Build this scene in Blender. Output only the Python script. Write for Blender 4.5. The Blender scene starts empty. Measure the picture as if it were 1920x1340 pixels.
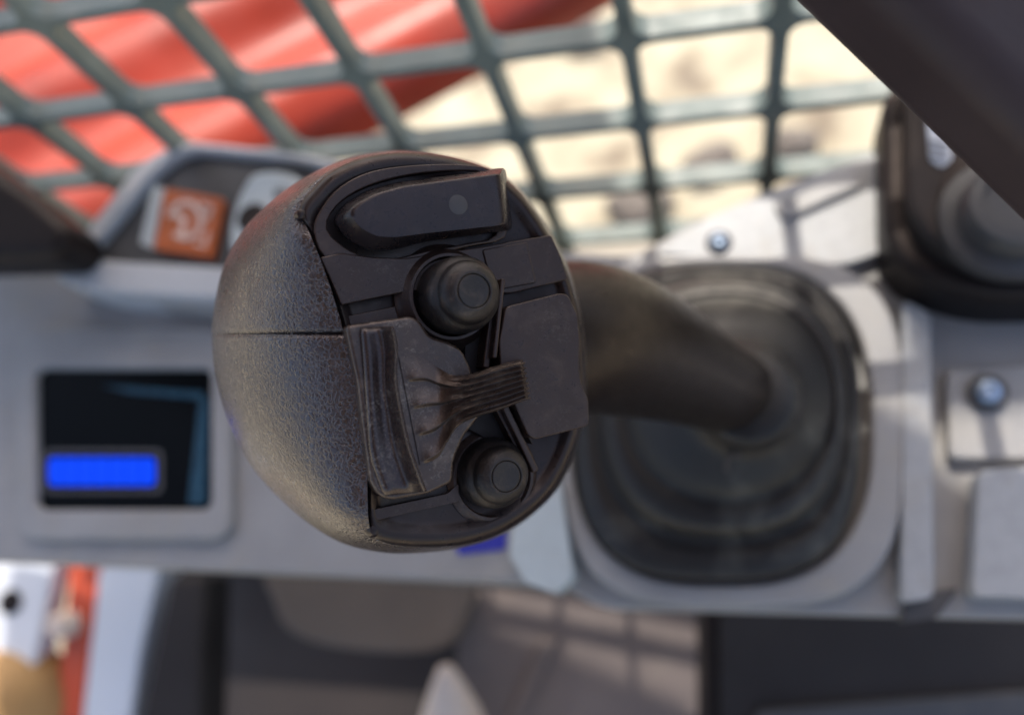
import bpy, bmesh, math, random
from mathutils import Vector, Matrix
random.seed(7)
PI = math.pi
SC = bpy.context.scene
COL = SC.collection

# ------------------------------------------------------------------ camera frame
F = 1500.0                                   # focal length in photo pixels (1920 wide)
XW = Vector((0.9679, 0.0362, 0.2486)).normalized()   # window horizontal, seen from the camera
ZW = Vector((-0.2463, 0.3325, 0.9104)); ZW = (ZW - XW * ZW.dot(XW)).normalized()   # vertical
YW = ZW.cross(XW)                            # outwards through the window
CAMZ = 1.80
RWC = Matrix((XW, YW, ZW))
CAM = Vector((0, 0, CAMZ))
def W(p):                                    # camera-frame point in cm -> world metres
    return CAM + RWC @ (Vector(p) * 0.01)
def ray(px, py):
    return Vector(((px - 960) / F, -(py - 670) / F, -1.0))
def pix(px, py, d):
    return ray(px, py) * d

cam_d = bpy.data.cameras.new('camera'); cam = bpy.data.objects.new('camera', cam_d); COL.objects.link(cam)
cam_d.lens = F / 1920 * 36; cam_d.sensor_width = 36; cam_d.clip_start = 0.01; cam_d.clip_end = 500
M4 = RWC.to_4x4(); M4.translation = CAM; cam.matrix_world = M4
SC.camera = cam
D0 = 11.3
cam_d.dof.use_dof = True; cam_d.dof.focus_distance = (D0 - 0.3) * 0.01; cam_d.dof.aperture_fstop = 9.0

# ------------------------------------------------------------------ light
SUN_TO = Vector((-0.04, 0.82, 1.0)).normalized()         # direction towards the sun, world
el = math.asin(SUN_TO.z); az = math.atan2(SUN_TO.x, SUN_TO.y)
wd = bpy.data.worlds.new('World'); SC.world = wd; wd.use_nodes = True
nt = wd.node_tree; nt.nodes.clear()
sky = nt.nodes.new('ShaderNodeTexSky'); sky.sky_type = 'NISHITA'; sky.sun_disc = False
sky.dust_density = 4.0; sky.ozone_density = 0.6; sky.sun_elevation = el; sky.sun_rotation = az
bg = nt.nodes.new('ShaderNodeBackground'); bg.inputs['Strength'].default_value = 0.15
wo = nt.nodes.new('ShaderNodeOutputWorld')
nt.links.new(sky.outputs[0], bg.inputs[0]); nt.links.new(bg.outputs[0], wo.inputs[0])
sd = bpy.data.lights.new('sun', 'SUN'); sd.energy = 2.2; sd.angle = math.radians(0.5); sd.color = (1.0, 0.95, 0.86)
so = bpy.data.objects.new('sun', sd); COL.objects.link(so)
so.rotation_euler = SUN_TO.to_track_quat('Z', 'Y').to_euler(); so.location = (0, 0, 6)
SC.view_settings.view_transform = 'Standard'; SC.view_settings.look = 'None'
SC.view_settings.gamma = 1; SC.view_settings.exposure = 1.0
SC.view_settings.use_curve_mapping = False

# ------------------------------------------------------------------ materials
def mat(name, col, rough=0.5, spec=0.5, metal=0.0, bump=0.0, bscale=30.0, var=0.12, vscale=3.0,
        dust=None, dust_amt=0.0, dscale=4.0, sheen=0.0, stint=None, scuff=0.0, grain=0.0, gscale=9.0, emit=None, estr=0.0, rvar=0.1, coat=0.0, stops=None):
    m = bpy.data.materials.new(name); m.use_nodes = True
    t = m.node_tree; N = t.nodes; L = t.links
    b = N['Principled BSDF']
    tc = N.new('ShaderNodeTexCoord'); mp = N.new('ShaderNodeMapping')
    mp.inputs['Scale'].default_value = (100, 100, 100)        # texture units are centimetres
    L.new(tc.outputs['Object'], mp.inputs[0])
    def noise(scale, detail=4, rough_=0.55, dist=0.0):
        n = N.new('ShaderNodeTexNoise'); n.inputs['Scale'].default_value = scale
        n.inputs['Detail'].default_value = detail; n.inputs['Roughness'].default_value = rough_
        n.inputs['Distortion'].default_value = dist
        L.new(mp.outputs[0], n.inputs['Vector']); return n
    n1 = noise(vscale)
    cr = N.new('ShaderNodeValToRGB')
    if stops:
        e = cr.color_ramp.elements
        while len(e) < len(stops): e.new(0.5)
        for i, (p, c) in enumerate(stops): e[i].position = p; e[i].color = (*c, 1)
    else:
        cr.color_ramp.elements[0].position = 0.3; cr.color_ramp.elements[1].position = 0.7
        cr.color_ramp.elements[0].color = (*[c * (1 - var) for c in col], 1)
        cr.color_ramp.elements[1].color = (*[min(1, c * (1 + var)) for c in col], 1)
    L.new(n1.outputs[0], cr.inputs[0]); out = cr.outputs[0]
    if dust:
        n2 = noise(dscale, 8, 0.7, 0.6)
        r2 = N.new('ShaderNodeValToRGB'); r2.color_ramp.elements[0].position = 0.52; r2.color_ramp.elements[1].position = 0.78
        r2.color_ramp.elements[0].color = (0, 0, 0, 1); r2.color_ramp.elements[1].color = (dust_amt,) * 3 + (1,)
        L.new(n2.outputs[0], r2.inputs[0])
        mx = N.new('ShaderNodeMixRGB'); mx.inputs[2].default_value = (*dust, 1)
        L.new(r2.outputs[0], mx.inputs[0]); L.new(out, mx.inputs[1]); out = mx.outputs[0]
    if scuff:
        big = noise(1.3, 2); fin_ = noise(17, 6, 0.65, 1.5)
        ad = N.new('ShaderNodeMath'); ad.operation = 'MULTIPLY_ADD'; ad.inputs[1].default_value = 0.45
        L.new(big.outputs[0], ad.inputs[0]); L.new(fin_.outputs[0], ad.inputs[2])
        r3 = N.new('ShaderNodeValToRGB'); r3.color_ramp.elements[0].position = 0.80; r3.color_ramp.elements[1].position = 0.90
        r3.color_ramp.elements[0].color = (0, 0, 0, 1); r3.color_ramp.elements[1].color = (scuff,) * 3 + (1,)
        L.new(ad.outputs[0], r3.inputs[0])
        mx3 = N.new('ShaderNodeMixRGB'); mx3.inputs[2].default_value = (0.27, 0.23, 0.19, 1)
        L.new(r3.outputs[0], mx3.inputs[0]); L.new(out, mx3.inputs[1]); out = mx3.outputs[0]
    L.new(out, b.inputs['Base Color'])
    n3 = noise(vscale * 2.3, 5, 0.6)
    mr = N.new('ShaderNodeMapRange'); mr.inputs[1].default_value = 0.3; mr.inputs[2].default_value = 0.7
    mr.inputs[3].default_value = max(0.02, rough - rvar); mr.inputs[4].default_value = min(1, rough + rvar)
    L.new(n3.outputs[0], mr.inputs[0]); L.new(mr.outputs[0], b.inputs['Roughness'])
    b.inputs['Metallic'].default_value = metal; b.inputs['Specular IOR Level'].default_value = spec
    b.inputs['Sheen Weight'].default_value = sheen; b.inputs['Sheen Roughness'].default_value = 0.35; b.inputs['Sheen Tint'].default_value = (1.0, 0.86, 0.74, 1)
    if stint: b.inputs['Specular Tint'].default_value = (*stint, 1)
    b.inputs['Coat Weight'].default_value = coat; b.inputs['Coat Roughness'].default_value = 0.25
    last = None
    if bump:
        nb = noise(bscale, 3, 0.6); bp = N.new('ShaderNodeBump')
        bp.inputs['Strength'].default_value = bump; bp.inputs['Distance'].default_value = 0.00012
        L.new(nb.outputs[0], bp.inputs['Height']); last = bp
    if grain:
        nd = noise(gscale * 0.9, 2); 
        va = N.new('ShaderNodeVectorMath'); va.operation = 'MULTIPLY_ADD'
        va.inputs[1].default_value = (0.16,) * 3; L.new(nd.outputs['Color'], va.inputs[0]); L.new(mp.outputs[0], va.inputs[2])
        vo = N.new('ShaderNodeTexVoronoi'); vo.feature = 'DISTANCE_TO_EDGE'; vo.inputs['Scale'].default_value = gscale
        L.new(va.outputs[0], vo.inputs['Vector'])
        mm = N.new('ShaderNodeMapRange'); mm.inputs[1].default_value = 0.0; mm.inputs[2].default_value = 0.24
        mm.interpolation_type = 'SMOOTHSTEP'
        L.new(vo.outputs['Distance'], mm.inputs[0])
        nm = noise(0.9, 2); ms = N.new('ShaderNodeMapRange')
        ms.inputs[1].default_value = 0.3; ms.inputs[2].default_value = 0.65; ms.inputs[3].default_value = grain * 0.5; ms.inputs[4].default_value = grain
        L.new(nm.outputs[0], ms.inputs[0])
        bp2 = N.new('ShaderNodeBump'); bp2.inputs['Distance'].default_value = 0.00009
        L.new(ms.outputs[0], bp2.inputs['Strength'])
        L.new(mm.outputs[0], bp2.inputs['Height'])
        if last: L.new(last.outputs[0], bp2.inputs['Normal'])
        last = bp2
    if last: L.new(last.outputs[0], b.inputs['Normal']); L.new(last.outputs[0], b.inputs['Coat Normal'])
    if emit:
        b.inputs['Emission Color'].default_value = (*emit, 1); b.inputs['Emission Strength'].default_value = estr
    return m

DUST = (0.20, 0.17, 0.14)
WT = (1.0, 0.80, 0.72)
MT = dict(
    shell=mat('grained black plastic', (0.021, 0.015, 0.0135), 0.32, 1.0, stint=(1.0, 0.84, 0.84), scuff=0.15, grain=0.8, gscale=11, bump=0.2, bscale=30, dust=(0.12, 0.09, 0.08), dust_amt=0.4, dscale=1.6, coat=0.35),
    face=mat('smooth dusty black plastic', (0.027, 0.016, 0.0135), 0.34, 0.55, stint=WT, scuff=0.12, bump=0.12, bscale=40, dust=(0.13, 0.095, 0.075), dust_amt=0.35, dscale=2.2),
    gloss=mat('glossy black plastic', (0.017, 0.012, 0.012), 0.34, 0.45, stint=WT, bump=0.06, bscale=40, dust=(0.1, 0.08, 0.07), dust_amt=0.15, dscale=4),
    cap=mat('satin black plastic', (0.018, 0.013, 0.014), 0.30, 0.5, stint=(1, .85, .82), bump=0.1, bscale=60, dust=(0.13, 0.095, 0.075), dust_amt=0.15, dscale=2.5),
    rubber=mat('black button rubber', (0.014, 0.012, 0.012), 0.38, 0.5, stint=(1, .88, .82), bump=0.7, bscale=40, dust=(0.16, 0.115, 0.085), dust_amt=0.45, dscale=4),
    roller=mat('worn dark plastic', (0.038, 0.025, 0.020), 0.33, 0.75, scuff=0.4, stint=WT, bump=0.25, bscale=35, dust=(0.20, 0.155, 0.12), dust_amt=0.7, dscale=3.0),
    crest=mat('polished worn plastic edge', (0.026, 0.018, 0.017), 0.27, 0.7, stint=(1, .82, .78), scuff=0.4, bump=0.1, bscale=25, rvar=0.05, dust=(0.20, 0.155, 0.12), dust_amt=0.3, dscale=3),
    rim=mat('grey plastic paled as lit', (0.50, 0.50, 0.51), 0.4, var=0.05, dust=(0.4, 0.36, 0.3), dust_amt=0.3, dscale=0.6),  # housing rim coloured paler to stand in for light falling on it
    blackbrown=mat('black brown plastic', (0.03, 0.027, 0.026), 0.5, 0.3, stint=WT, var=0.2, vscale=0.2),  # even dark base colour for housing face, upright and seat base
    recess=mat('charcoal plastic', (0.05, 0.048, 0.05), 0.45, 0.5),
    warm_fill=mat('beige headliner cloth', (0.24, 0.185, 0.15), 0.8),  # underside of the added roof, beige chosen to bounce warm fill light
    lens=mat('grey lens', (0.055, 0.047, 0.046), 0.45, 0.5),
    stalk=mat('black grip plastic', (0.011, 0.008, 0.007), 0.36, 0.4, stint=WT, bump=0.4, bscale=22, dust=(0.08, 0.06, 0.05), dust_amt=0.25, dscale=2),
    boot=mat('black bellows rubber', (0.018, 0.017, 0.017), 0.45, 0.4, stint=(1, .93, .88), dust=(0.24, 0.22, 0.18), dust_amt=0.45, dscale=0.35),
    grey=mat('grey console plastic', (0.31, 0.298, 0.292), 0.42, 0.5, bump=0.2, bscale=25, dust=(0.36, 0.32, 0.26), dust_amt=0.6, dscale=0.5, var=0.1, vscale=0.4),
    lgrey=mat('light grey plastic', (0.36, 0.36, 0.365), 0.38, 0.5, var=0.08, dust=(0.34, 0.29, 0.22), dust_amt=0.5, dscale=0.6),
    dgrey=mat('dark grey plastic', (0.070, 0.064, 0.064), 0.45, 0.5, var=0.1, dust=DUST, dust_amt=0.3, dscale=1),
    black=mat('matt black plastic', (0.012, 0.010, 0.010), 0.5, 0.3, stint=WT),
    screen=mat('black display glass', (0.002, 0.003, 0.004), 0.15, 0.05, rvar=0.03),
    blue=mat('lit blue segment', (0.002, 0.01, 0.1), 0.5, 0.1, emit=(0.0, 0.06, 1.0), estr=0.5),
    teal_glint=mat('dark teal glint colour', (0.005, 0.05, 0.09), 0.3, 0.3),  # teal painted on as the bluish glints of the display
    orange=mat('orange rocker plastic', (0.48, 0.10, 0.015), 0.35),
    icon=mat('pale icon print', (0.75, 0.55, 0.46), 0.45),
    pale=mat('pale grey plastic', (0.50, 0.54, 0.54), 0.4, var=0.05, dust=(0.34, 0.29, 0.22), dust_amt=0.3, dscale=0.6),
    beige=mat('dusty beige metal', (0.33, 0.29, 0.23), 0.5),
    guard=mat('dark green grey painted steel', (0.15, 0.185, 0.17), 0.5, 0.5, var=0.2, vscale=0.5, dust=(0.27, 0.25, 0.2), dust_amt=0.5, dscale=0.5),
    red=mat('red machine paint', (0.36, 0.040, 0.020), 0.40, 0.4, var=0.35, vscale=0.06, dust=(0.30, 0.12, 0.08), dust_amt=0.6, dscale=0.05),
    armrest=mat('dark brown vinyl', (0.050, 0.034, 0.035), 0.55, 0.3, var=0.12, vscale=0.5, bump=0.3, bscale=8),
    white=mat('white painted metal', (0.66, 0.68, 0.72), 0.4, var=0.06, vscale=0.1),
    orangered=mat('orange red paint', (0.55, 0.08, 0.03), 0.4, var=0.1, vscale=0.2),
    tan=mat('tan cushion', (0.13, 0.10, 0.078), 0.7, var=0.2, vscale=0.15),
    mat_=mat('grey brown rubber matting', (0.15, 0.12, 0.11), 0.7, var=0.2, vscale=0.12, dust=(0.25, 0.21, 0.18), dust_amt=0.4, dscale=0.3),
    floor=mat('dark cab floor', (0.022, 0.015, 0.013), 0.6, var=0.3, vscale=0.08),
    cream=mat('cream plastic', (0.68, 0.55, 0.46), 0.5),
    ochre=mat('ochre leather', (0.42, 0.24, 0.09), 0.6, var=0.25, vscale=0.2),
    bluep=mat('blue print', (0.03, 0.035, 0.35), 0.4),
    steelblue=mat('zinc plated steel', (0.30, 0.38, 0.50), 0.3, metal=0.8),
    sand=mat('pale sand', (0.6, 0.5, 0.3), 0.9, vscale=0.06, stops=[(0.32, (0.22, 0.18, 0.13)), (0.43, (0.40, 0.35, 0.25)), (0.55, (0.48, 0.44, 0.32)), (0.75, (0.53, 0.50, 0.38))]),
    stone=mat('grey stone', (0.16, 0.14, 0.12), 0.9, vscale=0.2, var=0.3),
)

# ------------------------------------------------------------------ object helpers
def thing(name, label, cat, base, group=None):
    o = bpy.data.objects.new(name, None); COL.objects.link(o)
    o.location = W(base); o.empty_display_size = 0.02
    o['label'] = label; o['category'] = cat
    if group: o['group'] = group
    return o
def origin_of(o):
    v = Vector((0, 0, 0))
    while o is not None: v += Vector(o.location); o = o.parent
    return v
def mesh_obj(name, verts, faces, m, parent=None, smooth=True, bevel=0.0, seg=3, angle=35, world=False, subsurf=0, label=None):
    """verts in camera-frame cm (or world metres when world)"""
    base = origin_of(parent) if parent else None
    wv = [Vector(v) if world else W(v) for v in verts]
    if base is None:
        base = sum(wv, Vector()) / len(wv)
    me = bpy.data.meshes.new(name)
    me.from_pydata([v - base for v in wv], [], faces)
    bm = bmesh.new(); bm.from_mesh(me)
    bmesh.ops.remove_doubles(bm, verts=bm.verts, dist=1e-6)
    bmesh.ops.recalc_face_normals(bm, faces=bm.faces)
    ang = math.radians(angle)
    for f in bm.faces: f.smooth = smooth
    for e in bm.edges:
        if len(e.link_faces) == 2 and e.calc_face_angle(0) > ang: e.smooth = False
    if bevel:
        es = [e for e in bm.edges if len(e.link_faces) == 2 and e.calc_face_angle(0) > ang]
        bmesh.ops.bevel(bm, geom=es, offset=bevel * 0.01, segments=seg, profile=0.5, affect='EDGES', clamp_overlap=True)
        for f in bm.faces: f.smooth = smooth
        for e in bm.edges: e.smooth = True
    bm.to_mesh(me); bm.free()
    me.materials.append(m)
    o = bpy.data.objects.new(name, me); COL.objects.link(o)
    if parent: o.parent = parent
    else: o.location = base
    if bevel:
        w = o.modifiers.new('wn', 'WEIGHTED_NORMAL'); w.keep_sharp = True
    if subsurf:
        s = o.modifiers.new('ss', 'SUBSURF'); s.levels = s.render_levels = subsurf
    if label: o['label'] = label
    return o
def tag(o, label, cat, group=None):
    o['label'] = label; o['category'] = cat
    if group: o['group'] = group
    return o
def struct(o): o['kind'] = 'structure'; return o

class Plane:
    def __init__(s, o, n, e1=(1, 0, 0)):
        s.o = Vector(o); s.n = Vector(n).normalized()
        e = Vector(e1); s.u = (e - s.n * e.dot(s.n)).normalized(); s.v = s.n.cross(s.u)
    def hit(s, px, py, h=0.0):
        r = ray(px, py); return r * (((s.o + s.n * h).dot(s.n)) / r.dot(s.n))
    def loc(s, px, py, h=0.0):
        p = s.hit(px, py, h) - s.o; return (p.dot(s.u), p.dot(s.v))
    def at(s, a, b, h): return s.o + s.u * a + s.v * b + s.n * h

def catmull(pts, n=6, closed=True):
    pts = [Vector(p) for p in pts]; N = len(pts); out = []
    rng = range(N) if closed else range(N - 1)
    for i in rng:
        if closed: p0, p1, p2, p3 = pts[i - 1], pts[i], pts[(i + 1) % N], pts[(i + 2) % N]
        else: p0, p1, p2, p3 = pts[max(i - 1, 0)], pts[i], pts[i + 1], pts[min(i + 2, N - 1)]
        for k in range(n):
            t = k / n
            out.append(0.5 * ((2 * p1) + (p2 - p0) * t + (2 * p0 - 5 * p1 + 4 * p2 - p3) * t * t + (3 * p1 - p0 - 3 * p2 + p3) * t ** 3))
    if not closed: out.append(pts[-1])
    return out
def rounded(pts, r, n=5):
    pts = [Vector(p) for p in pts]; out = []
    for i, p in enumerate(pts):
        a = pts[i - 1]; c = pts[(i + 1) % len(pts)]
        rr = r[i] if isinstance(r, (list, tuple)) else r
        if rr <= 0: out.append(p); continue
        d1 = min(rr, (a - p).length * 0.48); d2 = min(rr, (c - p).length * 0.48)
        A = p + (a - p).normalized() * d1; B = p + (c - p).normalized() * d2
        for k in range(n + 1):
            t = k / n; out.append(A * (1 - t) ** 2 + p * 2 * t * (1 - t) + B * t * t)
    return out
def prism(name, pl, px, h0, h1, m, parent=None, bevel=0.03, seg=3, taper=0.0, foot=False, **kw):
    """outline in photo pixels read at height h1 above the plane, straight walls down to h0"""
    n = len(px)
    loc = [pl.loc(p[0], p[1], h0 if foot else h1) for p in px]
    c = (sum(a for a, b in loc) / n, sum(b for a, b in loc) / n)
    top = [pl.at(a, b, h1) for a, b in loc]
    bot = [pl.at(a + (a - c[0]) * taper, b + (b - c[1]) * taper, h0) for a, b in loc]
    faces = [list(range(n)), list(range(2 * n - 1, n - 1, -1))] + [[i, n + i, n + (i + 1) % n, (i + 1) % n] for i in range(n)]
    return mesh_obj(name, top + bot, faces, m, parent, bevel=bevel, seg=seg, **kw)
def ring(name, pl, outer, inner, h0, h1, m, parent=None, bevel=0.03, **kw):
    n = len(outer); assert n == len(inner)
    O = [pl.loc(p[0], p[1], h1) for p in outer]; I = [pl.loc(p[0], p[1], h1) for p in inner]
    v = [pl.at(*p, h1) for p in O] + [pl.at(*p, h1) for p in I] + [pl.at(*p, h0) for p in O] + [pl.at(*p, h0) for p in I]
    f = []
    for i in range(n):
        j = (i + 1) % n
        f += [[i, j, n + j, n + i], [i, 2 * n + i, 2 * n + j, j], [n + i, n + j, 3 * n + j, 3 * n + i], [2 * n + i, 3 * n + i, 3 * n + j, 2 * n + j]]
    return mesh_obj(name, v, f, m, parent, bevel=bevel, **kw)
def rrect(x0, y0, x1, y1, r, n=6):
    return rounded([(x0, y0), (x1, y0), (x1, y1), (x0, y1)], r, n)
def loft(name, rings, m, parent=None, caps=True, closed=True, **kw):
    n = len(rings[0]); v = [p for r in rings for p in r]; f = []
    for a in range(len(rings) - 1):
        for i in range(n if closed else n - 1):
            j = (i + 1) % n; f.append([a * n + i, a * n + j, (a + 1) * n + j, (a + 1) * n + i])
    if caps and closed: f += [list(range(n)), [(len(rings) - 1) * n + i for i in range(n)][::-1]]
    return mesh_obj(name, v, f, m, parent, **kw)
def lathe(name, pl, c, prof, m, parent=None, n=56, axis=None, **kw):
    """c = photo pixel of the axis at height hc; prof = [(radius cm, height cm)]"""
    px, py, hc = c; a, b = pl.loc(px, py, hc)
    rings = []
    for r, h in prof:
        rings.append([pl.at(a + r * math.cos(2 * PI * k / n), b + r * math.sin(2 * PI * k / n), h) for k in range(n)])
    return loft(name, rings, m, parent, **kw)
def tube(name, pts, rad, m, parent=None, n=24, **kw):
    pts = [Vector(p) for p in pts]; rings = []
    for i, p in enumerate(pts):
        t = (pts[min(i + 1, len(pts) - 1)] - pts[max(i - 1, 0)]).normalized()
        a = t.cross(Vector((0.1, 1, 0.2))).normalized(); b = t.cross(a)
        r = rad[i] if isinstance(rad, (list, tuple)) else rad
        rings.append([p + a * r * math.cos(2 * PI * k / n) + b * r * math.sin(2 * PI * k / n) for k in range(n)])
    return loft(name, rings, m, parent, **kw)
def lerp(a, b, t): return a + (b - a) * t
def sstep(a, b, x):
    t = max(0, min(1, (x - a) / (b - a))); return t * t * (3 - 2 * t)

NZ = Vector((ZW.x, ZW.y, ZW.z))              # up, in the camera frame (rows of RWC are the world axes)
K = Plane(pix(1345, 790, 24.0), NZ, XW)      # the console's top
def KP(lift): return Plane(K.o + K.n * lift, K.n, K.u)

# ================================================================== LARGE STRUCTURE
# ground outside
gs = []
gv, gf = [], []
S = 60.0
mesh = mesh_obj('ground', [(-S, -S, 0), (S, -S, 0), (S, S, 0), (-S, S, 0)], [[0, 1, 2, 3]], MT['sand'], world=True, smooth=False)
struct(mesh)

# cab floor and added sun-blocking roof
def wbox(name, x0, y0, z0, x1, y1, z1, m, parent=None, bevel=0.0, **kw):
    v = [(x, y, z) for z in (z0, z1) for y in (y0, y1) for x in (x0, x1)]
    f = [[0, 1, 3, 2], [4, 6, 7, 5], [0, 4, 5, 1], [2, 3, 7, 6], [0, 2, 6, 4], [1, 5, 7, 3]]
    return mesh_obj(name, v, f, m, parent, world=True, bevel=bevel, **kw)
def wpos(p): return W(p)

# steel guard of the side window: a punched plate, crossings fitted to the photograph
CELL = 4.4
G0 = Vector((-4.0516, 2.0415, -6.7183)) * CELL; GU = -ZW * (0.9504 * CELL); GX = XW * CELL; GN = -YW   # towards the cab
def gpt(i, j, off=0.0): return G0 + GX * i + GU * j + GN * off
guard = thing('window_guard', 'dark green grey steel grid guard across the side window', 'window guard', gpt(3, 2.9))
def plate(i0, i1, j0, j1, wx, wy, t):
    """rounded-rectangle holes between bars; wx, wy are bar widths as shares of a cell"""
    v, f = [], []
    q = 6
    for i in range(i0, i1):
        for j in range(j0, j1):
            x0, x1, y0, y1 = i + wx / 2, i + 1 - wx / 2, j + wy / 2, j + 1 - wy / 2
            rx, ry = 0.12, 0.12
            inner, outer = [], []
            for (cx, cy, a0, ox, oy) in ((x0 + rx, y0 + ry, PI, i, j), (x1 - rx, y0 + ry, 1.5 * PI, i + 1, j), (x1 - rx, y1 - ry, 0, i + 1, j + 1), (x0 + rx, y1 - ry, 0.5 * PI, i, j + 1)):
                for k in range(q + 1):
                    a = a0 + 0.5 * PI * k / q
                    inner.append((cx + rx * math.cos(a), cy + ry * math.sin(a))); 
                    outer.append((ox, oy))
            n = len(inner); b = len(v)
            bev = 0.035
            def exp(p, s):
                c = (i + .5, j + .5); return (c[0] + (p[0] - c[0]) * s, c[1] + (p[1] - c[1]) * s)
            for off, ps in ((t, outer), (t, [exp(p, 1.02) for p in inner]), (t * .9, inner), (-t * .9, inner), (-t, [exp(p, 1.02) for p in inner]), (-t, outer)):
                v += [gpt(p[0], p[1], off) for p in ps]
            for L_ in range(5):
                for k in range(n):
                    m_ = (k + 1) % n
                    f.append([b + L_ * n + k, b + L_ * n + m_, b + (L_ + 1) * n + m_, b + (L_ + 1) * n + k])
    return v, f
v, f = plate(-4, 9, -7, 4, 0.105, 0.078, 0.42)
me_ = mesh_obj('grid_plate', v, f, MT['guard'], guard, angle=28)
# bottom sill of the window, just under the grid
def gbox(name, i0, i1, j0, j1, o0, o1, m, parent=None, bevel=0.1, **kw):
    v = [gpt(i, j, o) for o in (o0, o1) for j in (j0, j1) for i in (i0, i1)]
    ff = [[0, 1, 3, 2], [4, 6, 7, 5], [0, 4, 5, 1], [2, 3, 7, 6], [0, 2, 6, 4], [1, 5, 7, 3]]
    return mesh_obj(name, v, ff, m, parent, bevel=bevel, **kw)
sill = gbox('window_sill', -6, 12, 3.72, 4.2, -1.5, 1.0, MT['beige'])
tag(sill, 'dusty grey beige sill along the bottom of the steel window guard', 'window sill')
strip = gbox('sill_seal', -6, 12, 4.22, 4.45, -0.4, 1.5, MT['ochre'])
tag(strip, 'brown sealing strip under the pale window sill', 'seal')

# cab: floor, added roof shaping the sun's shadow, rear wall (the operator's cab stands round the joystick)
kc = W(K.o)                                     # console centre, world
gy = W(G0).y                                    # y of the guard plane
print('guard y', gy, 'console', kc, 'K z', kc.z)
zf = kc.z - 0.48
wbx = lambda n, a, b, m, **k: None
def wbox(name, a, b, m, parent=None, bevel=0.0, **kw):
    x0, y0, z0 = a; x1, y1, z1 = b
    v = [(x, y, z) for z in (z0, z1) for y in (y0, y1) for x in (x0, x1)]
    f = [[0, 1, 3, 2], [4, 6, 7, 5], [0, 4, 5, 1], [2, 3, 7, 6], [0, 2, 6, 4], [1, 5, 7, 3]]
    return mesh_obj(name, v, f, m, parent, world=True, bevel=bevel, **kw)
fl = wbox('cab_floor', (-0.55, -1.1, zf - 0.05), (1.0, gy + 0.02, zf), MT['floor']); struct(fl)
wall = wbox('cab_side_wall', (-0.8, gy - 0.01, zf - 0.3), (1.2, gy + 0.02, kc.z - 0.22), MT['dgrey'])
tag(wall, 'dark grey lower side wall of the cab below the window sill', 'wall')
ROOF_Z = kc.z + 0.75
def over(px, py, h=0.0):                        # where the sun's ray to a console point crosses the roof
    P = W(K.hit(px, py, h)); return P + SUN_TO * ((ROOF_Z - P.z) / SUN_TO.z)
edge = [over(-200, 60), over(1120, 60), over(1195, 560), over(1230, 715, 2), over(1520, 700, 1), over(1640, 790), over(1880, 960), over(2150, 960), over(2150, 600), over(1690, 585, 1), over(1680, 100, 1), over(2500, 100, 1)]  # roof outline cut back along the sun to place the console's shadows
rp_ = [(q.x, q.y) for q in edge] + [(edge[-1].x, -1.2), (edge[0].x, -1.2)]
nr = len(rp_)
roof = mesh_obj('shadow_roof', [(x, y, ROOF_Z) for x, y in rp_] + [(x, y, ROOF_Z + .03) for x, y in rp_],
                [list(range(nr)), list(range(2 * nr - 1, nr - 1, -1))] + [[i, (i + 1) % nr, nr + (i + 1) % nr, nr + i] for i in range(nr)], MT['warm_fill'], world=True)
tag(roof, 'unseen roof panel added to block the sun, its stepped edge cut to shape the shadow', 'roof')

# ------------------------------------------------------------------ red loader arm outside
def beam(name, p0, p1, d, prof, m, parent, ext=1.0):
    """extrude a cross-section [(across cm, out cm)] along the line seen from pixel p0 to p1 at depth d"""
    A = pix(*p0, d[0]); B = pix(*p1, d[1]); ax = (B - A).normalized()
    up = Vector((0, 0.35, 1)); up = (up - ax * up.dot(ax)).normalized(); ac = up.cross(ax)
    A = A - ax * 60 * ext; B = B + ax * 80 * ext
    r = [[P + ac * a + up * h for a, h in prof] for P in (A, B)]
    return loft(name, r, m, parent, angle=60)
arm = thing('loader_arm', 'red painted ribbed loader arm of the machine outside the guard', 'loader arm', pix(300, 100, 75))
prof = [(a, 1.5 * math.sin(a * .36) * (1 + .5 * math.sin(a * .11)) + 2.2 * math.sin(a * .15 + 1)) for a in [k * 1.5 for k in range(54)]] + [(80, -3), (0, -2)]
beam('arm_body', (560, 300), (1140, -10), (72, 76), prof, MT['red'], arm)

# ------------------------------------------------------------------ stones on the ground outside
def gpix(px, py, z=0.0):
    r = RWC @ ray(px, py); t = (z - CAM.z) / r.z; return CAM + r * t
for k, (px, py, r, lab) in enumerate(((1332, 305, .055, 'grey stone on the pale sand, beside the second guard bar from the right'), (1490, 268, .05, 'grey stone on the pale sand right of the rightmost guard bar'), (1200, 385, .06, 'dark stone on the sand low behind the guard, nearest the joystick'), (1090, 60, .06, 'low stone on the sand at the top of the guard'))):
    c = gpix(px, py, r * .3); v = []; f = []
    bm = bmesh.new(); bmesh.ops.create_icosphere(bm, subdivisions=3, radius=r)
    for q in bm.verts:
        n_ = math.sin(q.co.x * 60 + k) * math.sin(q.co.y * 50 + 2 * k) * .2
        q.co *= 1 + n_; q.co.z *= .55; q.co.x *= 1.3
    v = [c + q.co for q in bm.verts]; f = [[x.index for x in g.verts] for g in bm.faces]; bm.free()
    tag(mesh_obj('stone', v, f, MT['stone'], world=True), lab, 'stone', 'stones on the sand outside')

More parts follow.
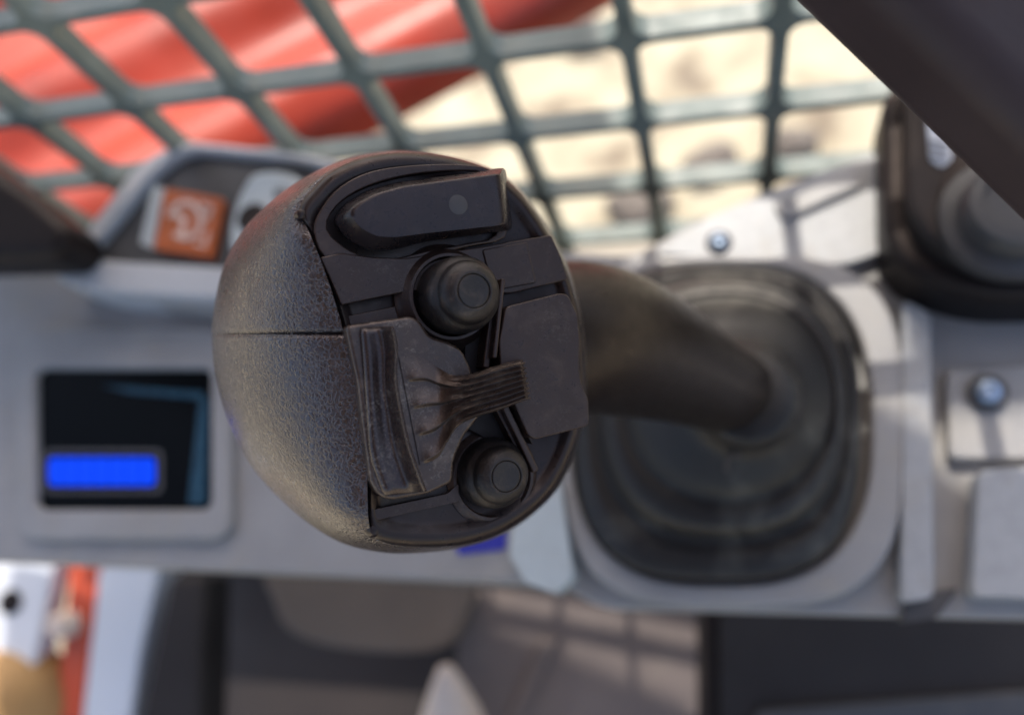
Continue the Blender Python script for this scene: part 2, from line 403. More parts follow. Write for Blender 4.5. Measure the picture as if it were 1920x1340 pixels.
# ================================================================== CONSOLE
con = thing('console', 'grey plastic control console under the joystick, with display and boot collar', 'console', K.o)
prism('top_panel', K, rounded([(-500, 520), (110, 500), (600, 440), (1190, 480), (1290, 420), (1420, 365), (1640, 285), (2500, 60), (2500, 1175), (1120, 1140), (1060, 1098), (900, 1090), (0, 1052), (-500, 1035)], 40, 5), -1.2, 0.0, MT['grey'], con, bevel=0.5, seg=5)
prism('lower_body', KP(-1.2), rounded([(-500, 560), (600, 500), (1250, 480), (2500, 200), (2500, 1130), (1120, 1100), (0, 1020), (-500, 1000)], 40, 4), -6, -0.01, MT['dgrey'], con, bevel=0.3)
# display

outer = rrect(28, 610, 432, 1012, 46); inner = rrect(66, 690, 394, 954, 20)
bez = ring('display_bezel', K, outer, inner, -0.05, 0.38, MT['grey'], con, bevel=0.16, seg=4)
prism('screen', K, rrect(62, 680, 402, 962, 10), -0.02, 0.12, MT['screen'], bez, bevel=0.02)
ring('screen_frame', K, rrect(80, 842, 304, 924, 14), rrect(86, 849, 297, 918, 12), 0.1, 0.17, MT['dgrey'], bez, bevel=0.01)
for k in range(7):
    x = 90 + k * 28.9
    prism('lit_segment', K, rounded([(x, 857), (x + 26.6, 857), (x + 26.6, 910), (x, 910)], [13 if k in (0,) else 3, 13 if k == 6 else 3, 13 if k == 6 else 3, 13 if k == 0 else 3], 4), 0.1, 0.16, MT['blue'], bez, bevel=0.01)
prism('painted_glint', K, [(374, 745), (390, 745), (384, 945), (352, 945)], 0.1, 0.2, MT['teal_glint'], bez, bevel=0.02)  # strips coloured as glints along the right and top of the screen
prism('painted_glint', K, [(190, 722), (380, 734), (380, 748), (240, 736)], 0.1, 0.2, MT['teal_glint'], bez, bevel=0.02)

# switch pod, upper left of the console
pod = thing('switch_housing', 'raised grey housing with an orange rocker switch and a key switch, left of the joystick', 'switch housing', K.hit(350, 420, 0))
po = rounded([(92, 520), (262, 300), (345, 262), (560, 285), (760, 330), (700, 560), (420, 560), (180, 545)], [30, 40, 30, 30, 30, 30, 10, 30], 6)
pi_ = rounded([(156, 482), (290, 316), (350, 278), (560, 298), (715, 345), (660, 500), (420, 500), (235, 490)], [20, 36, 26, 24, 20, 20, 10, 20], 6)
hs = ring('housing_rim', K, po, pi_, -0.3, 1.9, MT['rim'], pod, bevel=0.28, seg=5)
prism('housing_floor', K, rounded([(150, 490), (290, 310), (352, 275), (740, 330), (680, 520), (230, 510)], 10, 3), 0.1, 1.45, MT['recess'], pod, bevel=0.02)
prism('front_ledge', K, rounded([(150, 500), (420, 515), (560, 520), (560, 590), (400, 585), (150, 540)], 14, 4), 0, 1.2, MT['grey'], pod, bevel=0.18)
rk = prism('rocker_switch', K, rounded([(308, 352), (418, 372), (396, 482), (288, 466)], 5, 3), 0.9, 1.75, MT['orange'], pod, bevel=0.1)
prism('rocker_end', K, rounded([(286, 346), (308, 352), (286, 466), (262, 456)], 4, 3), 0.9, 1.55, MT['pale'], rk, bevel=0.1)
def stroke(name, pts, w, pl, h, m, parent, closed=False):
    P = [Vector(pl.loc(x, y, h)).to_3d() for x, y in pts]; L_, R_ = [], []
    n = len(P)
    for i in range(n):
        a = P[i - 1] if (closed or i) else P[i]; b = P[(i + 1) % n] if (closed or i < n - 1) else P[i]
        t = (b - a).normalized(); nn = Vector((-t.y, t.x, 0))
        L_.append(P[i] + nn * w / 2); R_.append(P[i] - nn * w / 2)
    v = [pl.at(p.x, p.y, h) for p in L_] + [pl.at(p.x, p.y, h) for p in R_] + [pl.at(p.x, p.y, h - .08) for p in L_] + [pl.at(p.x, p.y, h - .08) for p in R_]
    f = []
    for i in range(n if closed else n - 1):
        j = (i + 1) % n; f += [[i, j, n + j, n + i], [i, 2 * n + i, 2 * n + j, j], [n + i, n + j, 3 * n + j, 3 * n + i]]
    return mesh_obj(name, v, f, m, parent)
arc = [(347 + 30 * math.cos(a), 412 + 33 * math.sin(a)) for a in [math.radians(x) for x in range(-170, 140, 12)]]
stroke('icon', arc, 0.20, K, 1.81, MT['icon'], rk)
stroke('icon', [(322, 396), (345, 412), (340, 440)], 0.22, K, 1.81, MT['icon'], rk)
stroke('icon', [(376, 382), (396, 388), (386, 412)], 0.13, K, 1.81, MT['icon'], rk)
stroke('icon', [(366, 456), (382, 460), (390, 436)], 0.13, K, 1.81, MT['icon'], rk)
ky = prism('key_switch', K, catmull([(478, 322), (540, 322), (572, 352), (560, 400), (520, 470), (470, 490), (432, 470), (430, 420), (448, 360)], 6), 0.9, 2.3, MT['pale'], pod, bevel=0.25, seg=4)
lathe('key_hole', K, (472, 408, 2.3), [(0.05, 2.2), (0.52, 2.2), (0.56, 2.33), (0.46, 2.36), (0.43, 2.31), (0.05, 2.31)], MT['black'], ky)
prism('key_tab', K, [(515, 352), (545, 360), (530, 372), (512, 366)], 2.2, 2.45, MT['dgrey'], ky, bevel=0.03)

# boot collar
def ell(cx, cy, rx, ry, n=72, p=2.6, ph=0):
    out = []
    for k in range(n):
        a = 2 * PI * k / n + ph; c, s_ = math.cos(a), math.sin(a)
        out.append((cx + rx * abs(c) ** (2 / p) * (1 if c > 0 else -1), cy + ry * abs(s_) ** (2 / p) * (1 if s_ > 0 else -1)))
    return out
ring('boot_collar', K, ell(1375, 806, 322, 330, p=3.4), ell(1352, 795, 282, 302, p=2.7), -0.1, 0.7, MT['grey'], con, bevel=0.22, seg=4)
# ridge, side block and gaps right of the collar
prism('ridge', K, rounded([(1692, 560), (1745, 585), (1752, 1120), (1690, 1130)], 16, 4), -0.1, 0.75, MT['lgrey'], con, bevel=0.16)
prism('side_block', K, rounded([(1835, 880), (2300, 850), (2300, 1132), (1822, 1118)], 18, 4), -0.1, 0.9, MT['lgrey'], con, bevel=0.2)
prism('side_block', K, rounded([(1775, 690), (2300, 660), (2300, 862), (1780, 862)], 18, 4), -0.1, 0.45, MT['grey'], con, bevel=0.16)
prism('corner_foot', K, rounded([(1705, 1112), (1800, 1100), (1758, 1158), (1690, 1165)], 10, 4), -0.6, 0.25, MT['dgrey'], con, bevel=0.08)
# raised bright deck towards the window
prism('rear_deck', K, rounded([(1225, 475), (1330, 405), (1440, 360), (1640, 286), (1660, 300), (1660, 470), (1560, 505), (1440, 500), (1330, 482)], 26, 5), -0.2, 0.5, MT['lgrey'], con, bevel=0.25)
prism('deck_channel', K, rounded([(1450, 380), (1610, 318), (1618, 345), (1470, 412)], 10, 4), 0.4, 0.72, MT['grey'], con, bevel=0.08)
# small labels on the near lip
lb = prism('paper_label', K, rounded([(960, 985), (1050, 900), (1075, 1080), (1040, 1112), (985, 1092), (955, 1040)], 10, 4), -0.1, 0.9, MT['pale'], con, bevel=0.15, label='pale moulded lip with a blue print')
prism('blue_print', K, rounded([(850, 1000), (950, 985), (948, 1030), (858, 1040)], 6, 3), -0.05, 0.05, MT['bluep'], con, bevel=0.01)

def screw(px, py, h, r, label):
    t = thing('screw', label, 'screw', K.hit(px, py, h), 'screws in the console')
    lathe('washer', K, (px, py, h), [(r * 1.5, h - .02), (r * 1.5, h + .05), (r * 1.3, h + .08), (r * .3, h + .08)], MT['dgrey'], t)
    lathe('screw_head', K, (px, py, h + .1), [(r, h + .04), (r, h + .2), (r * .85, h + .27), (r * .5, h + .3), (r * .48, h + .18), (.01, h + .18)], MT['steelblue'], t)
screw(1348, 455, 0.5, 0.27, 'bluish screw in the bright deck above the boot')
screw(1852, 735, 0.6, 0.34, 'dark screw in the block at the right edge of the picture')

# second control pod at the top right
p2 = thing('lever_housing', 'black rounded control housing with a round knob, upper right under the armrest', 'control housing', K.hit(1850, 400, 0))
b2 = prism('housing_body', K, rounded([(1655, 150), (2400, 60), (2400, 545), (1850, 556), (1660, 500)], [60, 60, 60, 60, 110], 8), -0.2, 2.0, MT['black'], p2, bevel=0.35, seg=5)
prism('housing_face', K, rounded([(1700, 150), (2400, 60), (2400, 500), (1860, 510), (1702, 430)], [30, 60, 60, 50, 90], 8), 1.5, 2.7, MT['blackbrown'], p2, bevel=0.22, seg=4)
lb = prism('white_label', K, rounded([(1738, 225), (1772, 240), (1788, 296), (1768, 314), (1744, 300)], 8, 4), 2.6, 2.76, MT['white'], p2, bevel=0.02)
for k in range(3):
    stroke('print_line', [(1742, 262 + k * 14), (1776, 268 + k * 14)], 0.03, K, 2.85, MT['lgrey'], lb)
kn = lathe('knob', K, (1915, 378, 3.6), [(1.75, 2.5), (1.75, 2.9), (1.35, 3.0), (1.3, 3.5), (1.18, 3.65), (0.9, 3.68), (0.85, 3.5), (0.02, 3.5)], MT['recess'], p2)
lathe('knob_skirt', K, (1915, 378, 2.7), [(2.0, 2.55), (2.0, 2.8), (1.8, 2.85), (0.1, 2.85)], MT['black'], kn)

# dark armrest, near the camera at the top right
A_ = Plane(pix(1700, 200, 8.8), (0.05, 0.05, 1))
arms = prism('armrest', A_, [(1250, -190), (1428, -18), (1660, 205), (1892, 430), (2360, 880), (2720, 560), (1720, -440), (1560, -500)], -1.6, 0.0, MT['armrest'], None, bevel=0.5, seg=8, foot=True)
tag(arms, 'dark brown padded armrest crossing the top right corner, out of focus', 'armrest')
# dark rubber arm at the left edge
la = prism('dark_grab_bar', Plane(pix(50, 400, 28), (-0.1, 0.2, 1)), [(-300, 80), (-20, 306), (60, 362), (134, 428), (110, 480), (-300, 494)], -2.5, 0, MT['black'], None, bevel=0.9, seg=5)
tag(la, 'black rounded grab bar at the left edge in front of the guard', 'grab bar')

# ================================================================== BELOW THE CONSOLE
D2 = Plane(pix(300, 1200, 52), (-0.1, 0.2, 1))
wp = thing('mounting_plate', 'pale blue white metal plate with a round hole, bottom left corner', 'metal plate', D2.hit(20, 1150, 0))
prism('plate', D2, rounded([(-300, 1000), (104, 1046), (62, 1252), (-300, 1270)], 12, 4), -0.6, 1.4, MT['white'], wp, bevel=0.15)
lathe('hole_grommet', D2, (20, 1128, 1.4), [(0.8, 1.3), (0.8, 1.5), (0.5, 1.52), (0.45, 1.42), (0.02, 1.42)], MT['black'], wp)
rp = prism('red_rail', D2, [(135, 1020), (192, 1020), (150, 1400), (96, 1400)], -1.5, 0.5, MT['orangered'], None, bevel=0.25)
tag(rp, 'orange red painted rail between the pale plate and the white post', 'rail')
wpst = prism('white_post', D2, [(190, 1010), (305, 1030), (262, 1230), (240, 1400), (146, 1400)], -2, 1.2, MT['white'], None, bevel=0.3)
tag(wpst, 'white painted flat post right of the orange red rail', 'post')
bt = lathe('round_cap', D2, (101, 1174, 2.2), [(0.85, 0.6), (0.85, 1.7), (0.6, 2.15), (0.02, 2.25)], MT['cream'])
tag(bt, 'small round cream cap between the pale plate and the red rail', 'cap')
oc = lathe('tan_glove', D2, (-30, 1340, 2.0), [(4.2, -1), (4.3, 0.5), (3.4, 2.0), (1.5, 2.9), (0.02, 3.2)], MT['ochre'])
tag(oc, 'rounded ochre leather object in the very bottom left corner', 'leather object')
D3 = Plane(pix(700, 1200, 48), (-0.1, 0.25, 1))
cu = prism('footrest_pad', D3, catmull([(520, 1060), (860, 1075), (862, 1180), (800, 1222), (640, 1215), (545, 1185), (512, 1130)], 7), -3, 0, MT['tan'], None, bevel=0.9, seg=5)
tag(cu, 'rounded tan brown pad below the console left of the matting', 'pad')
sp = prism('side_pillar', D3, [(320, 1080), (385, 1080), (372, 1400), (250, 1400)], -5, -1, MT['blackbrown'], None, bevel=0.4)
tag(sp, 'dark blackish upright right of the white post', 'upright')
D4 = Plane(pix(1100, 1230, 50), (-0.1, 0.2, 1))
fm = prism('floor_mat', D4, rounded([(862, 1050), (1322, 1060), (1326, 1420), (850, 1420)], 12, 4), -1.5, 0, MT['mat_'], None, bevel=0.3)
tag(fm, 'grey brown rubber matting below the console between pad and dark cabinet', 'mat')
prism('mat_rib', D4, [(1015, 1200), (1045, 1200), (950, 1420), (920, 1420)], -0.1, 0.35, MT['mat_'], fm, bevel=0.12)
D5 = Plane(pix(1600, 1250, 38), (-0.12, 0.15, 1))
cb = thing('seat_base', 'dark grey seat base box below the console at the bottom right', 'seat base', D5.hit(1600, 1250, 0))
prism('side_panel', D5, rounded([(1350, 1080), (2400, 1080), (2400, 1255), (1500, 1330), (1352, 1420)], 12, 4), -4, 0, MT['blackbrown'], cb, bevel=0.3)
prism('front_edge', D5, [(1322, 1080), (1349, 1080), (1351, 1420), (1326, 1420)], -5, -0.6, MT['black'], cb, bevel=0.1)
prism('trim_strip', D5, rounded([(1420, 1335), (2400, 1262), (2400, 1440), (1420, 1440)], 10, 3), -1, 0.5, MT['dgrey'], cb, bevel=0.25)
tip = tube('pale_cone', [pix(836, 1248, 44), pix(836, 1256, 44.2), pix(839, 1285, 44.5), pix(845, 1330, 45), pix(856, 1460, 46)], [0.12, 0.5, 0.95, 1.6, 3.0], MT['cream'])
tag(tip, 'pale cream pointed cone standing at the bottom edge of the picture', 'cone')

# ================================================================== JOYSTICK
js = thing('joystick', 'black grained joystick with two round rubber buttons and a ribbed thumb roller', 'joystick', pix(1345, 790, 24))
FP = Plane(pix(850, 660, D0), (0.40, 0.03, 0.915), (math.cos(math.radians(8)), math.sin(math.radians(8)), -0.42))

rim = [(563, 392), (590, 352), (625, 320), (680, 297), (740, 287), (810, 290), (870, 302), (930, 325), (975, 362), (1006, 402), (1031, 442), (1056, 490), (1074, 540), (1088, 600), (1096, 680), (1094, 760), (1078, 835), (1045, 908), (1000, 958), (940, 997), (870, 1019), (800, 1024), (740, 1020), (702, 1006), (691, 975), (689, 920), (687, 860), (679, 780), (664, 700), (645, 626), (628, 565), (606, 500), (584, 445)]
sil = [(500, 385), (545, 349), (600, 318), (668, 293), (738, 283), (812, 288), (872, 300), (933, 322), (979, 359), (1010, 400), (1035, 440), (1060, 488), (1078, 538), (1092, 600), (1100, 680), (1098, 760), (1082, 838), (1048, 912), (1002, 962), (942, 1002), (868, 1026), (790, 1036), (715, 1035), (640, 1017), (575, 978), (520, 930), (468, 868), (428, 790), (404, 705), (397, 626), (404, 560), (422, 492), (458, 428)]
NS = 14
rimS = catmull([Vector((a, b, 0)) for a, b in rim], NS); silS = catmull([Vector((a, b, 0)) for a, b in sil], NS)
# corner of the rim at the notch and at the bottom stays fairly crisp because its control points are close
def shell_part(name, i0, i1, label=None):
    idx = [i % len(rimS) for i in range(i0, i1 + 1)]
    nq = len(idx); rings = []
    LIP = 0.10
    steps = [(-0.35, 'in')] + [(t, 'o') for t in [k / 26 for k in range(27)]] + [(t, 'b') for t in [k / 12 for k in range(1, 13)]]
    cb_ = pix(935, 665, D0 + 4.2)
    for t, kind in steps:
        row = []
        for q, i in enumerate(idx):
            r0, r1 = rimS[i], silS[i]
            left = sstep(40, 200, (r1 - r0).length)
            lip = lerp(-0.14, 0.17, sstep(45, 150, (r1 - r0).length))
            P0 = FP.hit(r0.x, r0.y, lip)
            z0 = -P0.z
            Bk = lerp(2.0, 2.7, left)
            edge = min(q, nq - 1 - q)
            inset = 0.07 * (1 - min(edge / 1.6, 1)) ** 1.3 - (0.025 if name == 'lower_shell' else 0)       # seam chamfer at the two ends
            if kind == 'in':
                P = FP.hit(r0.x, r0.y, lip - 0.5) 
            elif kind == 'o':
                th = t * PI / 2
                s_ = math.sin(th) ** 0.92; px = lerp(r0.x, r1.x, s_); py = lerp(r0.y, r1.y, s_)
                P = pix(px, py, z0 + Bk * (1 - math.cos(th)) + inset)
            else:
                E = pix(r1.x, r1.y, z0 + Bk); th = t * PI / 2
                c2 = cb_ + (E - cb_).normalized() * 1.35
                P = Vector((lerp(c2.x, E.x, math.cos(th)), lerp(c2.y, E.y, math.cos(th)), lerp(E.z, cb_.z, math.sin(th))))
                P.z -= inset
            row.append(P)
        rings.append(row)
    return loft(name, rings, MT['shell'], js, caps=False, closed=False, angle=50)
i_left = 29 * NS; i_right = 13 * NS
shell_part('upper_shell', i_left, i_right + len(rimS))
shell_part('lower_shell', i_right, i_left)
# dark core behind the seams
core = [[FP.hit(lerp(p.x, 850, .012), lerp(p.y, 660, .012), -0.28) for p in rimS]]
for sc_, dz in ((0.97, 1.5), (0.85, 3.0), (0.5, 4.2)):
    core.append([pix(lerp(850, p.x, sc_), lerp(660, p.y, sc_), D0 + dz - (p.x - 850) * -0.0035) for p in rimS])
# face plate
def inset(pts, c, s_): return [(lerp(c[0], p[0], s_), lerp(c[1], p[1], s_)) for p in pts]
fr = [(p.x, p.y) for p in rimS]
rr = []
for s_, h in ((1.0, -0.5), (1.004, -0.16), (1.0, -0.06), (0.985, 0.02), (0.96, 0.055), (0.93, 0.04), (0.895, -0.03), (0.86, -0.06)):
    rr.append([FP.hit(x, y, h) for x, y in inset(fr, (850, 660), s_)])
face = loft('face_plate', rr, MT['gloss'], js, angle=70)

def FPr(name, px, h0, h1, m, parent, r=6, bevel=0.03, **kw):
    return prism(name, FP, rounded(px, r, 5) if r is not None else px, h0, h1, m, parent, bevel=bevel, **kw)

# step bands across the face
FPr('face_step', [(600, 482), (640, 474), (700, 482), (760, 484), (905, 462), (1034, 440), (1052, 480), (1066, 524), (960, 550), (770, 545), (640, 572), (618, 520)], -0.2, 0.12, MT['face'], face, 6, 0.07, seg=4)
FPr('face_inlay', [(905, 468), (988, 453), (1006, 530), (925, 545)], 0.02, 0.15, MT['face'], face, 5, 0.02)
FPr('face_step', [(642, 594), (780, 566), (780, 600), (648, 622)], -0.2, 0.0, MT['face'], face, 4, 0.03)
FPr('face_step', [(700, 955), (840, 925), (860, 905), (860, 940), (760, 962), (706, 975)], -0.2, 0.04, MT['face'], face, 6, 0.03)
lathe('rim_pip', FP, (706, 994, .1), [(0.13, -.1), (0.11, -0.02), (0.07, 0.04), (0.01, 0.06)], MT['gloss'], face)
lathe('rim_pip', FP, (570, 396, .22), [(0.08, -.1), (0.06, 0.04), (0.03, 0.06), (0.01, 0.065)], MT['gloss'], face)

# blank cap with its small lens, in a shallow tray
tray = [(622, 420), (640, 385), (690, 352), (760, 332), (955, 305), (972, 330), (980, 425), (960, 452), (800, 476), (700, 484), (650, 462), (628, 440)]
pod_o = [(627, 415), (645, 385), (690, 358), (745, 343), (935, 317), (944, 319), (957, 424), (952, 432), (800, 452), (735, 468), (690, 468), (650, 447)]
pod_i = [(655, 398), (672, 382), (705, 364), (755, 350), (930, 327), (936, 329), (946, 415), (942, 422), (800, 437), (740, 445), (705, 443), (672, 425)]
def cap_rings(spec, n=5, crisp=0.0):
    out = []
    for px, h in spec:
        out.append([FP.hit(p.x, p.y, h) for p in rounded([(a, b, 0) for a, b in px], 12, n)])
    return out
cen = (800, 395)
cap = loft('blank_cap', cap_rings([(inset(pod_o, cen, 1.03), -0.1), (pod_o, 0.12), (pod_o, 0.22), (inset(pod_i, cen, 1.02), 0.46), (pod_i, 0.485), (inset(pod_i, cen, 0.93), 0.49)]), MT['cap'], js, angle=60)
lathe('indicator_lens', FP, (859, 384, 0.49), [(0.135, 0.40), (0.135, 0.492), (0.12, 0.497), (0.01, 0.497)], MT['lens'], cap)
def radial(poly, c, n=72):
    out = []
    for k in range(n):
        a = 2 * PI * k / n; d = (math.cos(a), math.sin(a)); best = None
        for i in range(len(poly)):
            (x1, y1), (x2, y2) = poly[i][:2], poly[(i + 1) % len(poly)][:2]
            ex, ey = x2 - x1, y2 - y1; den = d[0] * ey - d[1] * ex
            if abs(den) < 1e-9: continue
            t = ((x1 - c[0]) * ey - (y1 - c[1]) * ex) / den; u = ((x1 - c[0]) * d[1] - (y1 - c[1]) * d[0]) / den
            if t > 0 and -1e-6 <= u <= 1 + 1e-6 and (best is None or t > best): best = t
        out.append((c[0] + d[0] * best, c[1] + d[1] * best))
    return out
tr_in = catmull([(p[0], p[1], 0) for p in [(612, 425), (640, 378), (700, 345), (780, 326), (870, 320), (915, 330), (930, 380), (930, 440), (880, 455), (800, 470), (740, 484), (690, 482), (645, 462)]], 5)
tr_out = catmull([(p[0], p[1], 0) for p in [(588, 430), (610, 380), (645, 345), (700, 320), (780, 309), (870, 308), (925, 322), (940, 380), (949, 444), (880, 462), (800, 482), (740, 500), (680, 500), (612, 485)]], 5)
ring('tray_lip', FP, radial([(p.x, p.y) for p in tr_out], (780, 400)), radial([(p.x, p.y) for p in tr_in], (780, 400)), -0.1, 0.10, MT['face'], face, bevel=0.045)

# round buttons
def button(cx, cy, hb, ht, r, label):
    """cx, cy is the pixel of the cap's top centre, ht its height above the face"""
    q = r / 0.5
    prof = [(.5, hb), (.502, ht - .50), (.497, ht - .42), (.482, ht - .345), (.455, ht - .29), (.425, ht - .255), (.408, ht - .235), (.402, ht - .20), (.388, ht - .135), (.36, ht - .08), (.31, ht - .035), (.255, ht - .010), (.232, ht), (.222, ht - .004), (.212, ht - .022), (.200, ht - .006), (.185, ht - .006), (.1, ht - .018), (.003, ht - .022)]
    return lathe('push_button', FP, (cx, cy, ht), [(a * q, h) for a, h in prof], MT['rubber'], js, n=80, angle=80, label=label)
lathe('button_collar', FP, (846, 556, 0.2), [(0.80, -0.2), (0.76, 0.02), (0.69, 0.08), (0.63, 0.20), (0.60, 0.24), (0.56, 0.24), (0.535, 0.18), (0.53, -0.1)], MT['face'], js)
button(889, 545, -0.1, 0.98, 0.525, 'upper round rubber button, dusty on its side')
lathe('button_collar', FP, (926, 894, 0.0), [(0.72, -0.2), (0.70, -0.04), (0.62, 0.02), (0.575, 0.02), (0.55, -0.02), (0.545, -0.2)], MT['face'], js)
button(950, 893, -0.3, 0.62, 0.50, 'lower round rubber button, blacker and half sunk')

# right-hand cover
sp_ = [(948, 575), (1052, 549), (1066, 553), (1084, 590), (1088, 640), (1086, 692), (1092, 722), (1104, 748), (1105, 795), (1098, 800), (1004, 824), (990, 815), (940, 700), (936, 640)]
FPr('side_cover', sp_, -0.3, 0.50, MT['face'], js, 9, 0.13, seg=5)
FPr('cover_step', [(938, 590), (960, 580), (956, 690), (985, 780), (1000, 835), (930, 720), (915, 650)], -0.3, 0.12, MT['gloss'], js, 5, 0.03)
# thin guide fins
def fin(a, b, w, h0, h1):
    FPa = [Vector(FP.loc(*p, h1)) for p in (a, b)]; t = (FPa[1] - FPa[0]).normalized(); nn = Vector((-t.y, t.x))
    v = []
    for h in (h0, h1):
        for P, s_ in ((FPa[0], 1), (FPa[0], -1), (FPa[1], -1), (FPa[1], 1)):
            q = P + nn * s_ * w / 2; v.append(FP.at(q.x, q.y, h))
    mesh_obj('guide_fin', v, [[0, 1, 2, 3], [7, 6, 5, 4], [0, 4, 5, 1], [1, 5, 6, 2], [2, 6, 7, 3], [3, 7, 4, 0]], MT['face'], js, bevel=0.025)
fin((944, 522), (928, 672), 0.07, -0.2, 0.50)
fin((930, 540), (912, 690), 0.10, -0.2, 0.34)
fin((948, 762), (1006, 884), 0.10, -0.2, 0.40)
fin((934, 765), (990, 876), 0.08, -0.2, 0.26)
# flat plate coloured black to stand in for shadow under the roller's nose
FPr('well_shadow', [(872, 600), (935, 590), (915, 700), (935, 770), (985, 830), (960, 850), (870, 800)], -0.2, 0.055, MT['black'], face, 6, 0.02)

# thumb roller: block, saddle and ribbed nose
body = [(648, 610), (772, 592), (788, 600), (806, 630), (840, 640), (868, 655), (884, 690), (905, 775), (872, 815), (852, 862), (850, 904), (804, 926), (735, 938), (712, 930), (696, 905), (684, 820), (672, 720)]
rb = FPr('thumb_roller', body, -0.25, 0.40, MT['roller'], js, 12, 0.10, seg=5)
# saddle
def curve(pts, t):
    n = len(pts) - 1; x = t * n; i = min(int(x), n - 1); u = x - i
    p0, p1, p2, p3 = [Vector(pts[max(0, min(n, i + k))]) for k in (-1, 0, 1, 2)]
    return 0.5 * ((2 * p1) + (p2 - p0) * u + (2 * p0 - 5 * p1 + 4 * p2 - p3) * u * u + (3 * p1 - p0 - 3 * p2 + p3) * u ** 3)
Lc = [(671, 614), (678, 692), (685, 785), (692, 860), (716, 930)]
Cc = [(735, 612), (743, 650), (742, 708), (751, 765), (767, 837), (797, 921)]
Fc = [(757, 616), (760, 660), (764, 725), (774, 790), (790, 850), (812, 908)]
rows = []
NT = 60
prof_s = [(0, .30), (.04, .42), (.12, .485), (.24, .515), (.38, .51), (.52, .51), (.66, .545), (.80, .66), (.90, .79), (.96, .87), (1.0, .90), (1.025, .88), (1.045, .80)]
prof_s = [(0, -.2)] + [(p.x, p.y) for p in catmull([(a, b, 0) for a, b in prof_s], 4, closed=False)] + [(1.052, .3), (1.06, -.1)]
for u, h in prof_s:
    row = []
    for k in range(NT + 1):
        t = k / NT; a, b = curve(Lc, t), curve(Cc, t); q = a + (b - a) * u
        dip = 0.05 * (math.sin(PI * t)) * sstep(.2, 1, u) if h > 0 else 0
        ends = min(t, 1 - t); hh = h - dip - (0.06 * (1 - sstep(0, .05, ends)) if h > 0 else 0)
        row.append(FP.hit(q.x, q.y, hh))
    rows.append(row)
n_ = len(rows[0])
sv = [p for r in rows for p in r]; sf = []
for a in range(len(rows) - 1):
    for k in range(n_ - 1): sf.append([a * n_ + k, a * n_ + k + 1, (a + 1) * n_ + k + 1, (a + 1) * n_ + k])
for k in (0, n_ - 1): sf.append([a * n_ + k for a in range(len(rows))])
sad = mesh_obj('saddle', sv, sf, MT['crest'], rb, angle=60)
# ribbed fan and nose: lines of constant share t run from the saddle to the nose tip
T_ = [(748, 668), (788, 667), (820, 688), (850, 703), (885, 700), (928, 686), (974, 675)]
B_ = [(788, 872), (820, 858), (838, 830), (858, 800), (892, 782), (938, 768), (986, 750)]
rows = []; NU, NV = 90, 161
def fan_h(u, t):
    base = 0.445 + 0.42 * (0.4 * sstep(0.05, 1.0, u) + 0.6 * sstep(0.28, 0.80, u))
    return base
for i in range(NU + 1):
    u = i / NU; row = []
    a, b = curve(T_, u), curve(B_, u)
    amp = lerp(0.0, lerp(0.06, 0.09, sstep(.2, .6, u)), sstep(0.0, 0.13, u))
    for j in range(-3, NV + 3):
        tt = min(max(j / (NV - 1), 0), 1)
        # warp: ridges evenly spread at the nose, six of them
        q = a + (b - a) * tt
        # terraces: each one climbs to a lip and drops sharply; twice as many on the nose
        def saw(x):
            f_ = x % 1.0; return (f_ / 0.84) ** 1.8 if f_ < 0.84 else 1 - sstep(0.84, 1.0, f_)
        fine = sstep(.42, .72, u)
        rib = amp * lerp(saw(tt * 3.999), saw(tt * 7.999) * 0.75, fine) - 0.02
        edge = 0.12 * (1 - sstep(0, .05, min(tt, 1 - tt))) * sstep(.4, .7, u)
        h = fan_h(u, tt) + rib - edge
        if j < 0 or j > NV - 1:
            k = (-j if j < 0 else j - NV + 1)
            h = lerp(h, 0.10 if u < .6 else max(0.15, h - .50), k / 3)
            q = q + Vector((0, (1 if j < 0 else -1) * 2.0 * k))
        row.append(FP.hit(q.x, q.y, h))
    rows.append(row)
# rounded, stepped nose tip
for d, dh in ((5, -.03), (9, -.10), (10, -.25), (4, -.5)):
    row = []
    for j in range(-3, NV + 3):
        tt = min(max(j / (NV - 1), 0), 1); a, b = curve(T_, 1), curve(B_, 1); q = a + (b - a) * tt
        w = saw(tt * 7.999)
        h = fan_h(1, tt) + 0.07 * w - .02 + dh - 0.12 * (1 - sstep(0, .05, min(tt, 1 - tt)))
        row.append(FP.hit(q.x + d * (1 if w > .5 else .6), q.y - d * .15, h))
    rows.append(row)
n_ = len(rows[0]); sv = [p for r in rows for p in r]; sf = []
for a in range(len(rows) - 1):
    for k in range(n_ - 1): sf.append([a * n_ + k, a * n_ + k + 1, (a + 1) * n_ + k + 1, (a + 1) * n_ + k])
mesh_obj('ribbed_nose', sv, sf, MT['roller'], rb, angle=75)

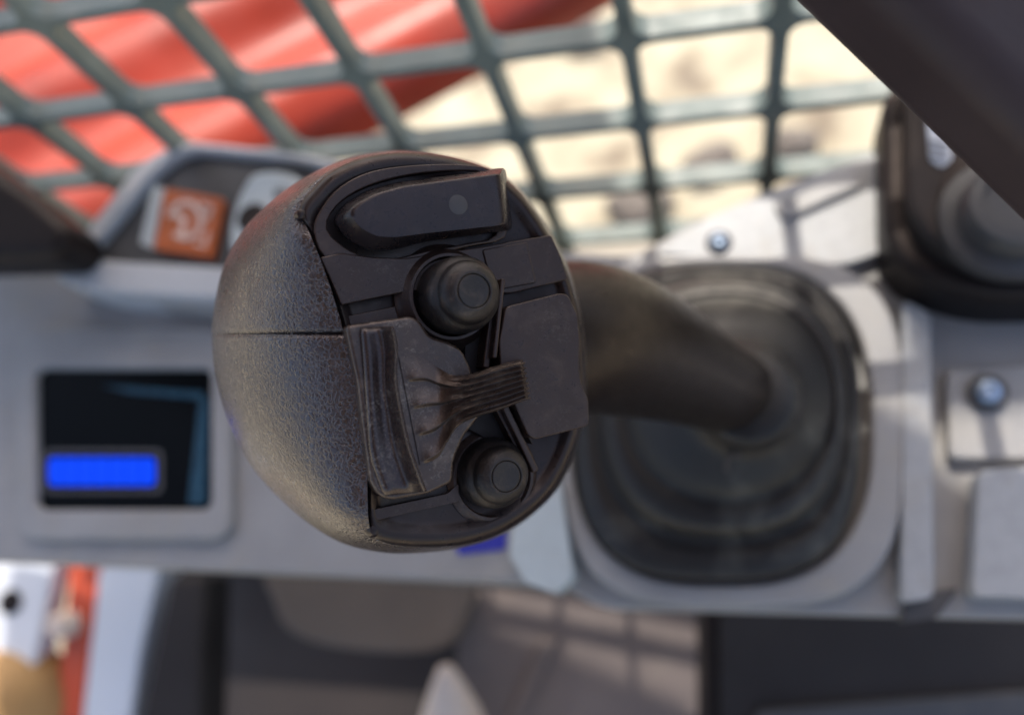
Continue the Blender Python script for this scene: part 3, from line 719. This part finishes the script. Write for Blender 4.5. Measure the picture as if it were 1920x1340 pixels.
# stalk
cs = [(930, 650, D0 + 3.2), (1020, 640, D0 + 3.6), (1100, 634, 15.6), (1180, 652, 16.8), (1260, 684, 18.2), (1340, 722, 19.8), (1410, 748, 21.0)]
hw = [150, 148, 142, 130, 108, 86, 72]
sp3 = catmull([pix(*c) for c in cs], 6, closed=False)
hr = catmull([Vector((w_ * c[2] / F, 0, 0)) for w_, c in zip(hw, cs)], 6, closed=False)
tube('stalk', sp3, [r.x for r in hr], MT['stalk'], js, n=48)
tube('stalk_seam', catmull([pix(1085, 602, 13.9), pix(1130, 604, 14.5), pix(1180, 609, 15.35), pix(1260, 634, 16.85), pix(1340, 674, 18.5)], 5, closed=False), 0.05, MT['black'], js, n=10)
# bellows boot
br = [(1345, 790, 268, 297, -0.2, 3.0), (1345, 790, 266, 295, 0.9, 3.0), (1346, 786, 258, 286, 1.15, 2.9), (1350, 776, 246, 268, 1.3, 2.7), (1352, 770, 238, 254, 1.25, 2.6), (1354, 766, 233, 246, 1.3, 2.5), (1358, 762, 228, 236, 1.8, 2.4),
      (1360, 758, 218, 222, 2.05, 2.3), (1364, 752, 204, 204, 2.12, 2.2), (1366, 750, 196, 192, 2.05, 2.2), (1370, 748, 190, 180, 2.25, 2.1), (1374, 746, 178, 164, 2.5, 2.0), (1382, 744, 150, 136, 2.8, 2.0), (1392, 744, 120, 110, 3.1, 2), (1400, 744, 100, 94, 3.5, 2), (1406, 746, 90, 86, 4.1, 2), (1408, 746, 40, 40, 4.3, 2)]
cv = catmull([Vector((a, b, 0)) for a, b, *_ in br], 3, closed=False)
def interp(k): return [v.x for v in catmull([Vector((r_[k], 0, 0)) for r_ in br], 3, closed=False)]
cx_, cy_, rx_, ry_, hh_, pp_ = [interp(k) for k in range(6)]
rings = [[K.hit(x, y, hh_[i]) for x, y in ell(cx_[i], cy_[i], rx_[i], ry_[i], 96, pp_[i])] for i in range(len(cx_))]
bo = loft('rubber_boot', rings, MT['boot'], js, angle=80)
stroke('boot_mark', [(1392, 852), (1366, 856), (1362, 884)], 0.14, K, 3.2, MT['tan'], bo)
